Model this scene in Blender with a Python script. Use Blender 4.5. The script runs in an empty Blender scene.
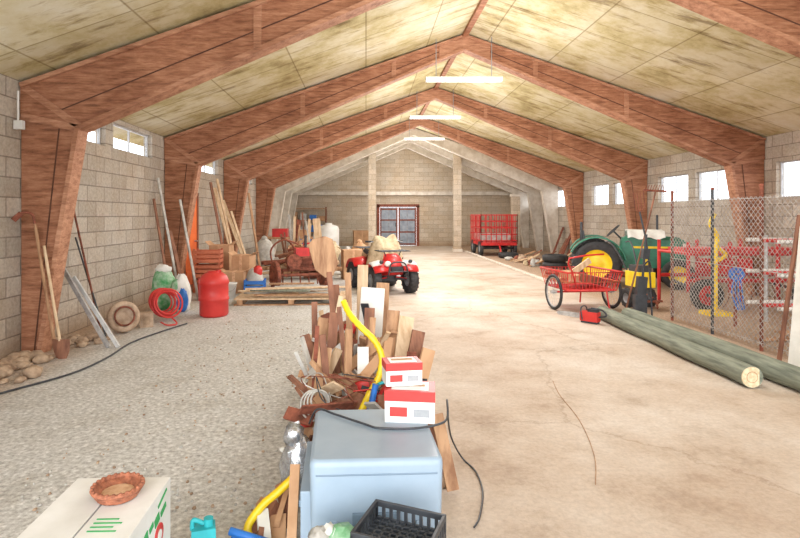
import bpy, math, random
from mathutils import Vector, Matrix, Euler
R = random.Random(7)
scene = bpy.context.scene
scene.view_settings.view_transform = 'Standard'

def lin(c):
    c = c/255.0
    return c/12.92 if c <= 0.04045 else ((c+0.055)/1.055)**2.4
def C(r, g, b): return (lin(r), lin(g), lin(b), 1)

# ------------------------------------------------------------------ materials
def base_mat(name):
    m = bpy.data.materials.new(name); m.use_nodes = True
    nt = m.node_tree
    return m, nt, nt.nodes['Principled BSDF']
def N(nt, t, **kw):
    n = nt.nodes.new(t)
    for k, v in kw.items():
        if k in n.inputs: n.inputs[k].default_value = v
        else: setattr(n, k, v)
    return n
def ramp(nt, fac, stops):
    r = nt.nodes.new('ShaderNodeValToRGB')
    e = r.color_ramp.elements
    while len(e) < len(stops): e.new(0.5)
    for i, (p, c) in enumerate(stops):
        e[i].position = p; e[i].color = c
    nt.links.new(fac, r.inputs[0]); return r
def bump(nt, b, h, s, d=0.02):
    n = nt.nodes.new('ShaderNodeBump'); n.inputs['Strength'].default_value = s; n.inputs['Distance'].default_value = d
    nt.links.new(h, n.inputs['Height']); nt.links.new(n.outputs[0], b.inputs['Normal'])
def mixc(nt, fac, a, b, mode='MIX'):
    n = nt.nodes.new('ShaderNodeMix'); n.data_type = 'RGBA'; n.blend_type = mode
    for s, v in ((0, fac), (6, a), (7, b)):
        if hasattr(v, 'is_output'): nt.links.new(v, n.inputs[s])
        else: n.inputs[s].default_value = v
    return n.outputs[2]
def M(name, c1, c2=None, scale=6, rough=0.6, metal=0, bmp=0.15, stretch=(1, 1, 1)):
    m, nt, b = base_mat(name)
    if c2 is None: c2 = tuple(x*0.72 for x in c1[:3])+(1,)
    tc = N(nt, 'ShaderNodeTexCoord'); mp = N(nt, 'ShaderNodeMapping')
    mp.inputs['Scale'].default_value = stretch
    nt.links.new(tc.outputs['Object'], mp.inputs[0])
    n = N(nt, 'ShaderNodeTexNoise', Scale=scale, Detail=6.0, Roughness=0.6)
    nt.links.new(mp.outputs[0], n.inputs['Vector'])
    r = ramp(nt, n.outputs['Fac'], [(0.32, c2), (0.62, c1)])
    nt.links.new(r.outputs[0], b.inputs['Base Color'])
    b.inputs['Roughness'].default_value = rough; b.inputs['Metallic'].default_value = metal
    if bmp: bump(nt, b, n.outputs['Fac'], bmp)
    return m

def beam_mat(name, hi, mid, lo):
    m, nt, b = base_mat(name)
    tc = N(nt, 'ShaderNodeTexCoord'); P = tc.outputs['Object']
    mp = N(nt, 'ShaderNodeMapping'); mp.inputs['Scale'].default_value = (1.0, 3, 7); nt.links.new(P, mp.inputs[0])
    n = N(nt, 'ShaderNodeTexNoise', Scale=3.0, Detail=9.0, Roughness=0.75); nt.links.new(mp.outputs[0], n.inputs['Vector'])
    n2 = N(nt, 'ShaderNodeTexNoise', Scale=0.8, Detail=6.0, Roughness=0.65); nt.links.new(P, n2.inputs['Vector'])
    r = ramp(nt, n.outputs['Fac'], [(0.3, lo), (0.48, mid), (0.68, hi)])
    r2 = ramp(nt, n2.outputs['Fac'], [(0.35, (0.68, 0.6, 0.54, 1)), (0.6, (1, 1, 1, 1))])
    o = mixc(nt, 1.0, r.outputs[0], r2.outputs[0], 'MULTIPLY')
    nt.links.new(o, b.inputs['Base Color']); b.inputs['Roughness'].default_value = 0.7
    bump(nt, b, n.outputs['Fac'], 0.35)
    return m

def block_mat(name, axis, c1, c2, cm, stain):
    m, nt, b = base_mat(name)
    tc = N(nt, 'ShaderNodeTexCoord'); sp = N(nt, 'ShaderNodeSeparateXYZ'); cb = N(nt, 'ShaderNodeCombineXYZ')
    nt.links.new(tc.outputs['Object'], sp.inputs[0])
    nt.links.new(sp.outputs[axis], cb.inputs[0]); nt.links.new(sp.outputs['Z'], cb.inputs[1])
    br = N(nt, 'ShaderNodeTexBrick', Scale=1.0, Color1=c1, Color2=c2, Mortar=cm)
    br.inputs['Mortar Size'].default_value = 0.010; br.inputs['Mortar Smooth'].default_value = 0.4
    br.inputs['Brick Width'].default_value = 0.5; br.inputs['Row Height'].default_value = 0.225
    br.inputs['Bias'].default_value = -0.1
    nt.links.new(cb.outputs[0], br.inputs['Vector'])
    n = N(nt, 'ShaderNodeTexNoise', Scale=0.9, Detail=8.0, Roughness=0.7)
    nt.links.new(tc.outputs['Object'], n.inputs['Vector'])
    r = ramp(nt, n.outputs['Fac'], [(0.38, (1, 1, 1, 1)), (0.68, stain)])
    n2 = N(nt, 'ShaderNodeTexNoise', Scale=22.0, Detail=5.0, Roughness=0.75)
    nt.links.new(tc.outputs['Object'], n2.inputs['Vector'])
    r2 = ramp(nt, n2.outputs['Fac'], [(0.3, (0.66, 0.65, 0.64, 1)), (0.62, (1, 1, 1, 1))])
    o = mixc(nt, 1.0, br.outputs['Color'], r.outputs[0], 'MULTIPLY')
    o = mixc(nt, 1.0, o, r2.outputs[0], 'MULTIPLY')
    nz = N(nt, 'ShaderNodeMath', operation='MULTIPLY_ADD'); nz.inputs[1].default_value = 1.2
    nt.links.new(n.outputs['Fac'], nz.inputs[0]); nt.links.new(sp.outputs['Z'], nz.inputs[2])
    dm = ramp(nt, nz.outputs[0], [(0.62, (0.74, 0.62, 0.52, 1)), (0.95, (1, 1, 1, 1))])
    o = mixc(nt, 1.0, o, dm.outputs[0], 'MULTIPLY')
    nt.links.new(o, b.inputs['Base Color'])
    b.inputs['Roughness'].default_value = 0.95
    inv = N(nt, 'ShaderNodeMath', operation='MULTIPLY_ADD'); inv.inputs[1].default_value = -0.8
    nt.links.new(br.outputs['Fac'], inv.inputs[0]); nt.links.new(n2.outputs['Fac'], inv.inputs[2])
    bump(nt, b, inv.outputs[0], 0.5, 0.02)
    return m

m_wallY = block_mat('concrete_block_side', 'Y', C(206, 199, 188), C(184, 176, 164), C(152, 143, 134), (0.86, 0.75, 0.65, 1))
m_wallX = block_mat('concrete_block_end', 'X', C(216, 204, 186), C(196, 183, 164), C(180, 166, 148), (0.9, 0.8, 0.68, 1))

def floor_mat():
    m, nt, b = base_mat('floor_gravel_and_concrete')
    tc = N(nt, 'ShaderNodeTexCoord'); sp = N(nt, 'ShaderNodeSeparateXYZ')
    nt.links.new(tc.outputs['Object'], sp.inputs[0])
    P = tc.outputs['Object']
    big = N(nt, 'ShaderNodeTexNoise', Scale=0.55, Detail=8.0, Roughness=0.65); nt.links.new(P, big.inputs['Vector'])
    med = N(nt, 'ShaderNodeTexNoise', Scale=1.8, Detail=9.0, Roughness=0.72); nt.links.new(P, med.inputs['Vector'])
    fine = N(nt, 'ShaderNodeTexNoise', Scale=30.0, Detail=5.0, Roughness=0.75); nt.links.new(P, fine.inputs['Vector'])
    vor = N(nt, 'ShaderNodeTexVoronoi', Scale=24.0); nt.links.new(P, vor.inputs['Vector'])
    conc = ramp(nt, big.outputs['Fac'], [(0.3, C(182, 160, 140)), (0.48, C(202, 187, 172)), (0.66, C(216, 208, 199))])
    fr = ramp(nt, fine.outputs['Fac'], [(0.3, (0.78, 0.77, 0.76, 1)), (0.6, (1, 1, 1, 1))])
    mr_ = ramp(nt, med.outputs['Fac'], [(0.34, (0.72, 0.66, 0.60, 1)), (0.47, (0.92, 0.89, 0.86, 1)), (0.6, (1, 1, 1, 1))])
    conc2 = mixc(nt, 1.0, conc.outputs[0], fr.outputs[0], 'MULTIPLY')
    conc2 = mixc(nt, 0.95, conc2, mr_.outputs[0], 'MULTIPLY')
    ck = N(nt, 'ShaderNodeTexVoronoi', Scale=0.4); ck.feature = 'DISTANCE_TO_EDGE'
    wn = N(nt, 'ShaderNodeVectorMath', operation='MULTIPLY_ADD'); wn.inputs[1].default_value = (.5, .5, .5)
    nt.links.new(med.outputs['Color'], wn.inputs[0]); nt.links.new(P, wn.inputs[2]); nt.links.new(wn.outputs[0], ck.inputs['Vector'])
    cr = ramp(nt, ck.outputs['Distance'], [(0.0, (0.66, 0.6, 0.54, 1)), (0.006, (1, 1, 1, 1))])
    conc2 = mixc(nt, 0.7, conc2, cr.outputs[0], 'MULTIPLY')
    gr = ramp(nt, fine.outputs['Fac'], [(0.30, C(150, 148, 144)), (0.46, C(202, 201, 198)), (0.62, C(236, 236, 234))])
    gb = ramp(nt, med.outputs['Fac'], [(0.32, (0.80, 0.77, 0.73, 1)), (0.5, (1, 1, 1, 1))])
    vr = ramp(nt, vor.outputs['Distance'], [(0.1, (1, 1, 1, 1)), (0.6, (0.78, 0.78, 0.77, 1))])
    gr2 = mixc(nt, 1.0, gr.outputs[0], gb.outputs[0], 'MULTIPLY')
    gr2 = mixc(nt, 1.0, gr2, vr.outputs[0], 'MULTIPLY')
    dirt = ramp(nt, fine.outputs['Fac'], [(0.3, C(120, 96, 78)), (0.6, C(192, 166, 142))])
    def mask(edge, width):
        a = N(nt, 'ShaderNodeMath', operation='MULTIPLY_ADD'); a.inputs[1].default_value = 1.3
        nt.links.new(big.outputs['Fac'], a.inputs[0]); nt.links.new(sp.outputs['X'], a.inputs[2])
        mr = N(nt, 'ShaderNodeMapRange'); mr.inputs['From Min'].default_value = edge+0.65-width; mr.inputs['From Max'].default_value = edge+0.65+width
        nt.links.new(a.outputs[0], mr.inputs['Value']); return mr.outputs[0]
    o = mixc(nt, mask(-3.4, 0.4), dirt.outputs[0], gr2)
    o = mixc(nt, mask(-0.15, 0.25), o, conc2)
    o = mixc(nt, mask(4.4, 0.2), o, dirt.outputs[0])
    nt.links.new(o, b.inputs['Base Color']); b.inputs['Roughness'].default_value = 0.75
    bump(nt, b, fine.outputs['Fac'], 0.35, 0.015)
    return m
m_floor = floor_mat()

def ceil_mat():
    m, nt, b = base_mat('stained_insulation_board')
    tc = N(nt, 'ShaderNodeTexCoord'); P = tc.outputs['Object']
    mp = N(nt, 'ShaderNodeMapping'); mp.inputs['Scale'].default_value = (0.6, 0.6, 1.0); nt.links.new(P, mp.inputs[0])
    n = N(nt, 'ShaderNodeTexNoise', Scale=1.5, Detail=9.0, Roughness=0.72); nt.links.new(mp.outputs[0], n.inputs['Vector'])
    r = ramp(nt, n.outputs['Fac'], [(0.33, C(166, 150, 106)), (0.43, C(200, 188, 142)), (0.53, C(218, 209, 176)), (0.68, C(230, 226, 208))])
    br = N(nt, 'ShaderNodeTexBrick', Scale=1.0, Color1=(1, 1, 1, 1), Color2=(0.87, 0.85, 0.8, 1), Mortar=(0.5, 0.44, 0.34, 1))
    br.inputs['Mortar Size'].default_value = 0.018; br.inputs['Mortar Smooth'].default_value = 1.0
    br.inputs['Brick Width'].default_value = 1.2; br.inputs['Row Height'].default_value = 1.11; br.offset = 0.0
    nt.links.new(P, br.inputs['Vector'])
    mp2 = N(nt, 'ShaderNodeMapping'); mp2.inputs['Scale'].default_value = (0.7, 3.2, 1.0); nt.links.new(P, mp2.inputs[0])
    n2 = N(nt, 'ShaderNodeTexNoise', Scale=1.5, Detail=8.0, Roughness=0.72); nt.links.new(mp2.outputs[0], n2.inputs['Vector'])
    r2 = ramp(nt, n2.outputs['Fac'], [(0.34, (0.34, 0.27, 0.19, 1)), (0.41, (0.74, 0.68, 0.56, 1)), (0.48, (1, 1, 1, 1))])
    o = mixc(nt, 1.0, r.outputs[0], br.outputs['Color'], 'MULTIPLY')
    o = mixc(nt, 0.8, o, r2.outputs[0], 'MULTIPLY')
    nt.links.new(o, b.inputs['Base Color']); b.inputs['Roughness'].default_value = 0.9
    bump(nt, b, n2.outputs['Fac'], 0.2)
    return m
m_ceil = ceil_mat()

m_beam = beam_mat('weathered_brown_timber', C(204, 152, 120), C(166, 112, 82), C(104, 64, 44))
m_beam2 = beam_mat('timber_edge_strip', C(216, 168, 138), C(184, 132, 102), C(128, 84, 62))
m_seam = M('dark_timber_seam', C(100, 62, 46), C(76, 44, 34), 5, 0.8)
m_concb = M('pale_concrete_beam', C(222, 214, 202), C(196, 184, 168), 4, 0.9)
m_wood = M('old_wood', C(194, 154, 118), C(138, 98, 70), 5, 0.75, 0, 0.3, (3, 3, 0.6))
m_wood2 = M('pale_wood', C(222, 198, 166), C(184, 150, 114), 5, 0.75, 0, 0.2, (3, 3, 0.6))
m_wood3 = M('brown_wood', C(154, 106, 82), C(104, 66, 50), 5, 0.75, 0, 0.3, (3, 3, 0.6))
m_greyw = M('grey_brown_timber', C(140, 146, 130), C(94, 100, 88), 5, 0.8, 0, 0.4, (5, 0.5, 5))
m_logend = M('cut_wood_end', C(222, 206, 174), C(192, 168, 132), 30, 0.8)
m_rust = M('rust', C(156, 92, 72), C(94, 54, 42), 14, 0.8, 0.2, 0.4)
m_red = M('red_paint', C(206, 44, 44), C(170, 30, 30), 5, 0.4, 0, 0.05)
m_redpl = M('red_plastic', C(212, 64, 60), C(190, 44, 42), 3, 0.45, 0, 0.05)
m_orange = M('orange_door_paint', C(242, 120, 44), C(230, 98, 30), 3, 0.5, 0, 0.05)
m_black = M('black_rubber', C(56, 56, 58), C(32, 32, 34), 10, 0.7)
m_blackp = M('black_plastic', C(60, 64, 70), C(40, 42, 46), 10, 0.45, 0, 0.05)
m_white = M('white_paint', C(236, 236, 234), C(218, 217, 212), 3, 0.5, 0, 0.05)
m_foam = M('white_foam_board', C(234, 234, 230), C(214, 214, 208), 5, 0.8, 0, 0.1)
m_green = M('green_paint', C(50, 128, 104), C(30, 92, 72), 4, 0.4, 0, 0.05)
m_yellow = M('yellow_paint', C(244, 214, 40), C(226, 186, 24), 5, 0.4, 0, 0.05)
m_blue = M('blue_plastic', C(48, 128, 218), C(30, 98, 180), 5, 0.45, 0, 0.05)
m_teal = M('teal_plastic', C(50, 184, 190), C(34, 148, 158), 5, 0.5, 0, 0.05)
m_steel = M('galvanised_steel', C(196, 198, 200), C(150, 152, 154), 12, 0.4, 0.4, 0.05)
m_wire = M('wire_steel', C(196, 192, 188), C(146, 140, 136), 12, 0.5, 0.2, 0)
m_bin = M('blue_grey_plastic', C(154, 172, 188), C(140, 159, 177), 2.5, 0.42, 0, 0.04)
m_bind = M('blue_grey_plastic_dark', C(118, 138, 156), C(104, 124, 142), 2.5, 0.5, 0, 0.04)
m_beige = M('beige_canvas', C(206, 188, 156), C(160, 140, 110), 8, 0.85, 0, 0.3)
m_card = M('cardboard', C(200, 160, 124), C(174, 132, 96), 4, 0.85, 0, 0.05)
m_orc = M('orange_crate', C(202, 116, 82), C(166, 86, 58), 5, 0.6, 0, 0.1)
m_bag = M('grey_sack', C(202, 200, 194), C(158, 155, 150), 7, 0.7, 0, 0.3)
m_gbag = M('green_sack', C(66, 156, 90), C(196, 214, 196), 7, 0.6, 0, 0.2)
m_foil = M('silver_foil', C(216, 220, 226), C(130, 136, 144), 16, 0.25, 0.8, 0.5)
m_rock = M('rubble_stone', C(186, 162, 138), C(134, 110, 90), 9, 0.95, 0, 0.4)
m_rim = M('dusty_rim', C(196, 172, 150), C(152, 126, 104), 9, 0.8, 0, 0.2)
m_gray = M('grey_metal', C(160, 164, 168), C(122, 126, 130), 8, 0.5, 0.2, 0.1)
m_winf = M('pale_window_frame', C(210, 212, 214), C(180, 182, 184), 8, 0.5, 0, 0.1)
m_door = M('grey_blue_door', C(156, 166, 178), C(124, 134, 148), 4, 0.6, 0, 0.05)
m_greenp = M('green_print', C(60, 170, 96), C(48, 150, 82), 4, 0.6, 0, 0)
m_bask = M('brown_basket_weave', C(184, 116, 86), C(126, 74, 54), 40, 0.7, 0, 0.6)
m_tan = M('tan_filling', C(218, 180, 146), C(188, 142, 106), 20, 0.8)

def glass_mat():
    m, nt, b = base_mat('window_glass')
    out = nt.nodes['Material Output']
    t = N(nt, 'ShaderNodeBsdfTransparent'); t.inputs[0].default_value = (0.97, 0.98, 1, 1)
    g = N(nt, 'ShaderNodeBsdfGlossy'); g.inputs['Roughness'].default_value = 0.05
    mx = N(nt, 'ShaderNodeMixShader'); mx.inputs[0].default_value = 0.05
    nt.links.new(t.outputs[0], mx.inputs[1]); nt.links.new(g.outputs[0], mx.inputs[2]); nt.links.new(mx.outputs[0], out.inputs[0])
    return m
m_glass = glass_mat()
def emis(name, c, s):
    m, nt, b = base_mat(name)
    b.inputs['Emission Color'].default_value = c; b.inputs['Emission Strength'].default_value = s
    b.inputs['Base Color'].default_value = c
    return m
m_tube = emis('fluorescent_tube_glow', (1, 0.98, 0.95, 1), 4)

# ------------------------------------------------------------------ mesh builder
def rotm(r): return Euler(r).to_matrix()
class MB:
    def __init__(s, name, loc=(0, 0, 0), rz=0):
        s.name = name; s.loc = loc; s.rz = rz; s.v = []; s.f = []; s.mi = []; s.sm = []; s.mats = []
    def add(s, vs, fs, mat, smooth=False):
        if mat not in s.mats: s.mats.append(mat)
        k = s.mats.index(mat); o = len(s.v)
        s.v += [tuple(v) for v in vs]
        for f in fs:
            s.f.append([i+o for i in f]); s.mi.append(k); s.sm.append(smooth)
        return s
    def box(s, c, d, mat, r=None, taper=1.0):
        c = Vector(c); vs = []
        for z in (-.5, .5):
            t = taper if z > 0 else 1
            for x, y in ((-.5, -.5), (.5, -.5), (.5, .5), (-.5, .5)):
                v = Vector((x*d[0]*t, y*d[1]*t, z*d[2]))
                if r: v = rotm(r) @ v
                vs.append(c+v)
        return s.add(vs, [(3, 2, 1, 0), (4, 5, 6, 7), (0, 1, 5, 4), (1, 2, 6, 5), (2, 3, 7, 6), (3, 0, 4, 7)], mat)
    def b2(s, lo, hi, mat):
        return s.box([(a+b)/2 for a, b in zip(lo, hi)], [b-a for a, b in zip(lo, hi)], mat)
    def plank(s, p0, p1, w, t, mat, roll=0, w2=None):
        p0 = Vector(p0); p1 = Vector(p1); d = (p1-p0).normalized()
        up = Vector((0, 1, 0)) if abs(d.y) < 0.9 else Vector((1, 0, 0))
        a = d.cross(up).normalized(); b = d.cross(a).normalized()
        c, q = math.cos(roll), math.sin(roll); a, b = a*c+b*q, b*c-a*q
        w2 = w if w2 is None else w2
        vs = []
        for p, ww in ((p0, w), (p1, w2)):
            for x, y in ((-.5, -.5), (.5, -.5), (.5, .5), (-.5, .5)): vs.append(p+a*x*ww+b*y*t)
        return s.add(vs, [(3, 2, 1, 0), (4, 5, 6, 7), (0, 1, 5, 4), (1, 2, 6, 5), (2, 3, 7, 6), (3, 0, 4, 7)], mat)
    def cyl(s, p0, p1, r0, mat, r1=None, n=14, capmat=None, smooth=True):
        r1 = r0 if r1 is None else r1
        p0 = Vector(p0); p1 = Vector(p1); d = (p1-p0).normalized()
        up = Vector((0, 0, 1)) if abs(d.z) < 0.9 else Vector((1, 0, 0))
        a = d.cross(up).normalized(); b = d.cross(a).normalized(); vs = []
        for p, r in ((p0, r0), (p1, r1)):
            for i in range(n):
                t = 2*math.pi*i/n; vs.append(p+(a*math.cos(t)+b*math.sin(t))*r)
        s.add(vs, [(i, (i+1) % n, n+(i+1) % n, n+i) for i in range(n)], mat, smooth)
        s.add(vs, [tuple(range(n))[::-1], tuple(range(n, 2*n))], capmat or mat)
        return s
    def tube(s, pts, r, mat, n=8, smooth=True, closed=False, sub=6):
        P = [Vector(p) for p in pts]
        if sub > 1 and len(P) > 2:
            Q = []; m = len(P)
            rng = m if closed else m-1
            for i in range(rng):
                g = (lambda k: P[k % m]) if closed else (lambda k: P[max(0, min(m-1, k))])
                a, b, c, d = g(i-1), g(i), g(i+1), g(i+2)
                for j in range(sub):
                    t = j/sub
                    Q.append(0.5*((2*b)+(c-a)*t+(2*a-5*b+4*c-d)*t*t+(3*b-a-3*c+d)*t**3))
            if not closed: Q.append(P[-1])
            P = Q
        m = len(P); vs = []; a = None
        for i, p in enumerate(P):
            if closed: d = P[(i+1) % m]-P[i-1]
            else: d = P[min(i+1, m-1)]-P[max(i-1, 0)]
            d = d.normalized() if d.length > 1e-7 else Vector((0, 0, 1))
            if a is None:
                up = Vector((0, 0, 1)) if abs(d.z) < 0.9 else Vector((1, 0, 0)); a = d.cross(up).normalized()
            a = (a-d*a.dot(d)).normalized(); b = d.cross(a)
            rr = r[min(len(r)-1, int(i*len(r)/m))] if isinstance(r, (list, tuple)) else r
            for k in range(n):
                t = 2*math.pi*k/n; vs.append(p+(a*math.cos(t)+b*math.sin(t))*rr)
        fs = []
        for i in range(m if closed else m-1):
            j = (i+1) % m
            for k in range(n): fs.append((i*n+k, i*n+(k+1) % n, j*n+(k+1) % n, j*n+k))
        s.add(vs, fs, mat, smooth)
        if not closed: s.add(vs, [tuple(range(n))[::-1], tuple(range((m-1)*n, m*n))], mat)
        return s
    def ring(s, c, axis, Rr, r, mat, n=28, m=8, flat=1.0):
        c = Vector(c); d = Vector(axis).normalized()
        up = Vector((0, 0, 1)) if abs(d.z) < 0.9 else Vector((1, 0, 0))
        a = d.cross(up).normalized(); b = d.cross(a).normalized(); vs = []
        for i in range(n):
            t = 2*math.pi*i/n; e = a*math.cos(t)+b*math.sin(t)
            for k in range(m):
                u = 2*math.pi*k/m; vs.append(c+e*(Rr+r*math.cos(u))+d*r*flat*math.sin(u))
        return s.add(vs, [(i*m+k, i*m+(k+1) % m, ((i+1) % n)*m+(k+1) % m, ((i+1) % n)*m+k) for i in range(n) for k in range(m)], mat, True)
    def lathe(s, prof, c, axis, mat, n=28, smooth=True):
        c = Vector(c); d = Vector(axis).normalized()
        up = Vector((0, 0, 1)) if abs(d.z) < 0.9 else Vector((1, 0, 0))
        a = d.cross(up).normalized(); b = d.cross(a).normalized(); vs = []
        for r, h in prof:
            for i in range(n):
                t = 2*math.pi*i/n; vs.append(c+(a*math.cos(t)+b*math.sin(t))*r+d*h)
        fs = [(j*n+i, j*n+(i+1) % n, (j+1)*n+(i+1) % n, (j+1)*n+i) for j in range(len(prof)-1) for i in range(n)]
        s.add(vs, fs, mat, smooth); return s
    def ell(s, c, r, mat, n=16, m=10, jit=0, flatbot=None, rot=None):
        vs = []
        for j in range(m+1):
            ph = math.pi*j/m
            for i in range(n):
                t = 2*math.pi*i/n; k = 1+(R.uniform(-jit, jit) if 0 < j < m else 0)
                v = Vector((r[0]*math.sin(ph)*math.cos(t)*k, r[1]*math.sin(ph)*math.sin(t)*k, r[2]*math.cos(ph)*k))
                if rot: v = rotm(rot) @ v
                if flatbot is not None and v.z < -flatbot: v.z = -flatbot
                vs.append(Vector(c)+v)
        return s.add(vs, [(j*n+i, j*n+(i+1) % n, (j+1)*n+(i+1) % n, (j+1)*n+i) for j in range(m) for i in range(n)], mat, True)
    def prism(s, poly, y0, y1, mat, plane='XZ'):
        def q(p, h):
            return (p[0], h, p[1]) if plane == 'XZ' else ((h, p[0], p[1]) if plane == 'YZ' else (p[0], p[1], h))
        n = len(poly); vs = [q(p, y0) for p in poly]+[q(p, y1) for p in poly]
        return s.add(vs, [tuple(range(n)), tuple(range(n, 2*n))[::-1]]+[(i, n+i, n+(i+1) % n, (i+1) % n) for i in range(n)], mat)
    def loft(s, secs, mat, smooth=True, caps=True):
        n = len(secs[0]); vs = [p for q in secs for p in q]
        s.add(vs, [(j*n+i, j*n+(i+1) % n, (j+1)*n+(i+1) % n, (j+1)*n+i) for j in range(len(secs)-1) for i in range(n)], mat, smooth)
        if caps: s.add(vs, [tuple(range(n))[::-1], tuple(range((len(secs)-1)*n, len(secs)*n))], mat)
        return s
    def sheet(s, nx, ny, fn, mat, th=0.0):
        vs = [fn(i/nx, j/ny) for j in range(ny+1) for i in range(nx+1)]
        w = nx+1
        return s.add(vs, [(j*w+i, j*w+i+1, (j+1)*w+i+1, (j+1)*w+i) for j in range(ny) for i in range(nx)], mat, True)
    def done(s, bevel=0, sc=1):
        me = bpy.data.meshes.new(s.name); me.from_pydata(s.v, [], s.f)
        for m in s.mats: me.materials.append(m)
        me.polygons.foreach_set('material_index', s.mi); me.polygons.foreach_set('use_smooth', s.sm)
        me.update()
        ob = bpy.data.objects.new(s.name, me); scene.collection.objects.link(ob)
        ob.location = s.loc; ob.rotation_euler = (0, 0, s.rz); ob.scale = (sc, sc, sc)
        if bevel:
            b = ob.modifiers.new('bevel', 'BEVEL'); b.width = bevel; b.segments = 2; b.limit_method = 'ANGLE'; b.angle_limit = 0.9
        return ob

# ------------------------------------------------------------------ room shell
XL, XR, XC = -4.0, 7.9, 1.95
ZE, ZR = 3.15, 5.2
Y0, Y1 = -1.0, 28.0
f = MB('floor'); f.add([(-7, -4, 0), (11, -4, 0), (11, 28.3, 0), (-7, 28.3, 0)], [(0, 1, 2, 3)], m_floor); f.done()

def wall_side(name, xa, xb, ops, z0, z1):
    w = MB(name); y = Y0
    for a, b in ops:
        w.b2((xa, y, -0.05), (xb, a, ZE+.02), m_wallY)
        w.b2((xa, a, -0.05), (xb, b, z0), m_wallY)
        if z1 < ZE: w.b2((xa, a, z1), (xb, b, ZE+.02), m_wallY)
        y = b
    w.b2((xa, y, -0.05), (xb, Y1, ZE+.02), m_wallY); w.done()
LW = [(4.0, 5.6), (7.3, 8.3), (8.55, 10.1), (12.8, 14.6), (17.2, 19.0), (21.8, 23.4)]
RW = [(5.0, 6.1), (7.5, 8.85), (9.05, 10.4), (11.6, 12.95), (13.25, 14.6), (16.05, 17.3), (17.6, 18.9), (20.0, 21.15), (21.45, 22.8), (24.0, 25.05), (25.35, 26.5)]
wall_side('wall_left', XL-.16, XL, LW, 2.66, 3.08)
wall_side('wall_right', XR, XR+.16, RW, 1.93, 2.62)
k = 1
for ops, x, z0, z1 in ((LW, XL-.1, 2.66, 3.08), (RW, XR+.1, 1.93, 2.62)):
    for a, b in ops:
        w = MB('window_%d' % k); k += 1
        t = 0.028
        w.b2((x-.02, a, z0), (x+.02, b, z0+t), m_winf); w.b2((x-.02, a, z1-t), (x+.02, b, z1), m_winf)
        w.b2((x-.02, a, z0+t), (x+.02, a+t, z1-t), m_winf); w.b2((x-.02, b-t, z0+t), (x+.02, b, z1-t), m_winf)
        w.b2((x-.015, (a+b)/2-.012, z0+t), (x+.015, (a+b)/2+.012, z1-t), m_winf)
        w.b2((x-.004, a+t, z0+t), (x+.004, b-t, z1-t), m_glass)
        w.done()
w = MB('wall_back')
dx0, dx1, dz = 0.62, 2.7, 2.1
w.prism([(XL-.2, -.05), (dx0, -.05), (dx0, dz), (dx0, ZE+(dx0-XL)*.3445), (XL, ZE), (XL-.2, ZE)], Y1, Y1+.2, m_wallX)
w.prism([(dx1, -.05), (XR+.2, -.05), (XR+.2, ZE), (XR, ZE), (dx1, ZE+(XR-dx1)*.3445)], Y1, Y1+.2, m_wallX)
w.prism([(dx0, dz), (dx1, dz), (dx1, ZE+(XR-dx1)*.3445), (XC, ZR), (dx0, ZE+(dx0-XL)*.3445)], Y1, Y1+.2, m_wallX)
w.done()
d = MB('door_1')
d.b2((dx0-.06, Y1-.06, 0), (dx0+.09, Y1-.001, dz), m_rust); d.b2((dx1-.09, Y1-.06, 0), (dx1+.06, Y1-.001, dz), m_rust); d.b2((dx0-.06, Y1-.06, dz-.09), (dx1+.06, Y1-.001, dz+.06), m_rust)
mid = (dx0+dx1)/2
for a, b in ((dx0+.1, mid-.01), (mid+.01, dx1-.1)):
    d.b2((a, Y1-.03, .02), (b, Y1-.002, dz-.1), m_door)
    for z in (.1, .72, 1.34, 1.9): d.b2((a, Y1-.05, z-.035), (b, Y1-.03, z+.035), m_rust)
    for x in (a+.04, b-.04): d.b2((x-.04, Y1-.055, .02), (x+.04, Y1-.03, dz-.1), m_rust)
    d.b2(((a+b)/2-.02, Y1-.045, .02), ((a+b)/2+.02, Y1-.03, dz-.1), m_gray)
d.cyl((mid-.12, Y1-.1, 1.0), (mid-.12, Y1-.1, 1.2), .015, m_blackp)
d.done()
d = MB('door_2')
d.b2((XL+.001, 11.72, 0), (XL+.06, 11.8, 2.1), m_wood3); d.b2((XL+.001, 12.65, 0), (XL+.06, 12.73, 2.1), m_wood3); d.b2((XL+.001, 11.72, 2.05), (XL+.06, 12.73, 2.12), m_wood3)
d.b2((XL+.001, 11.8, .02), (XL+.035, 12.65, 2.05), m_orange)
for z in (.3, 1.1, 1.85): d.b2((XL+.035, 11.9, z-.05), (XL+.05, 12.55, z+.05), m_orange)
d.cyl((XL+.03, 12.5, 1.0), (XL+.1, 12.5, 1.0), .02, m_steel)
d.done()
c = MB('ceiling')
for xa, za, xb, zb in ((XL-.5, ZE-.5*.3445, XC, ZR), (XR+.5, ZE-.5*.3445, XC, ZR)):
    vs = [(xa, Y0-.3, za), (xb, Y0-.3, zb), (xb, Y1+.3, zb), (xa, Y1+.3, za)]
    vs += [(x, y, z+.12) for x, y, z in vs]
    c.add(vs, [(0, 1, 2, 3), (4, 5, 6, 7), (0, 1, 5, 4), (1, 2, 6, 5), (2, 3, 7, 6), (3, 0, 4, 7)], m_ceil)
c.done()
t = MB('trim_1'); t.b2((XC-.05, Y0, ZR-.09), (XC+.05, Y1, ZR-.01), m_beam); t.done()

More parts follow.
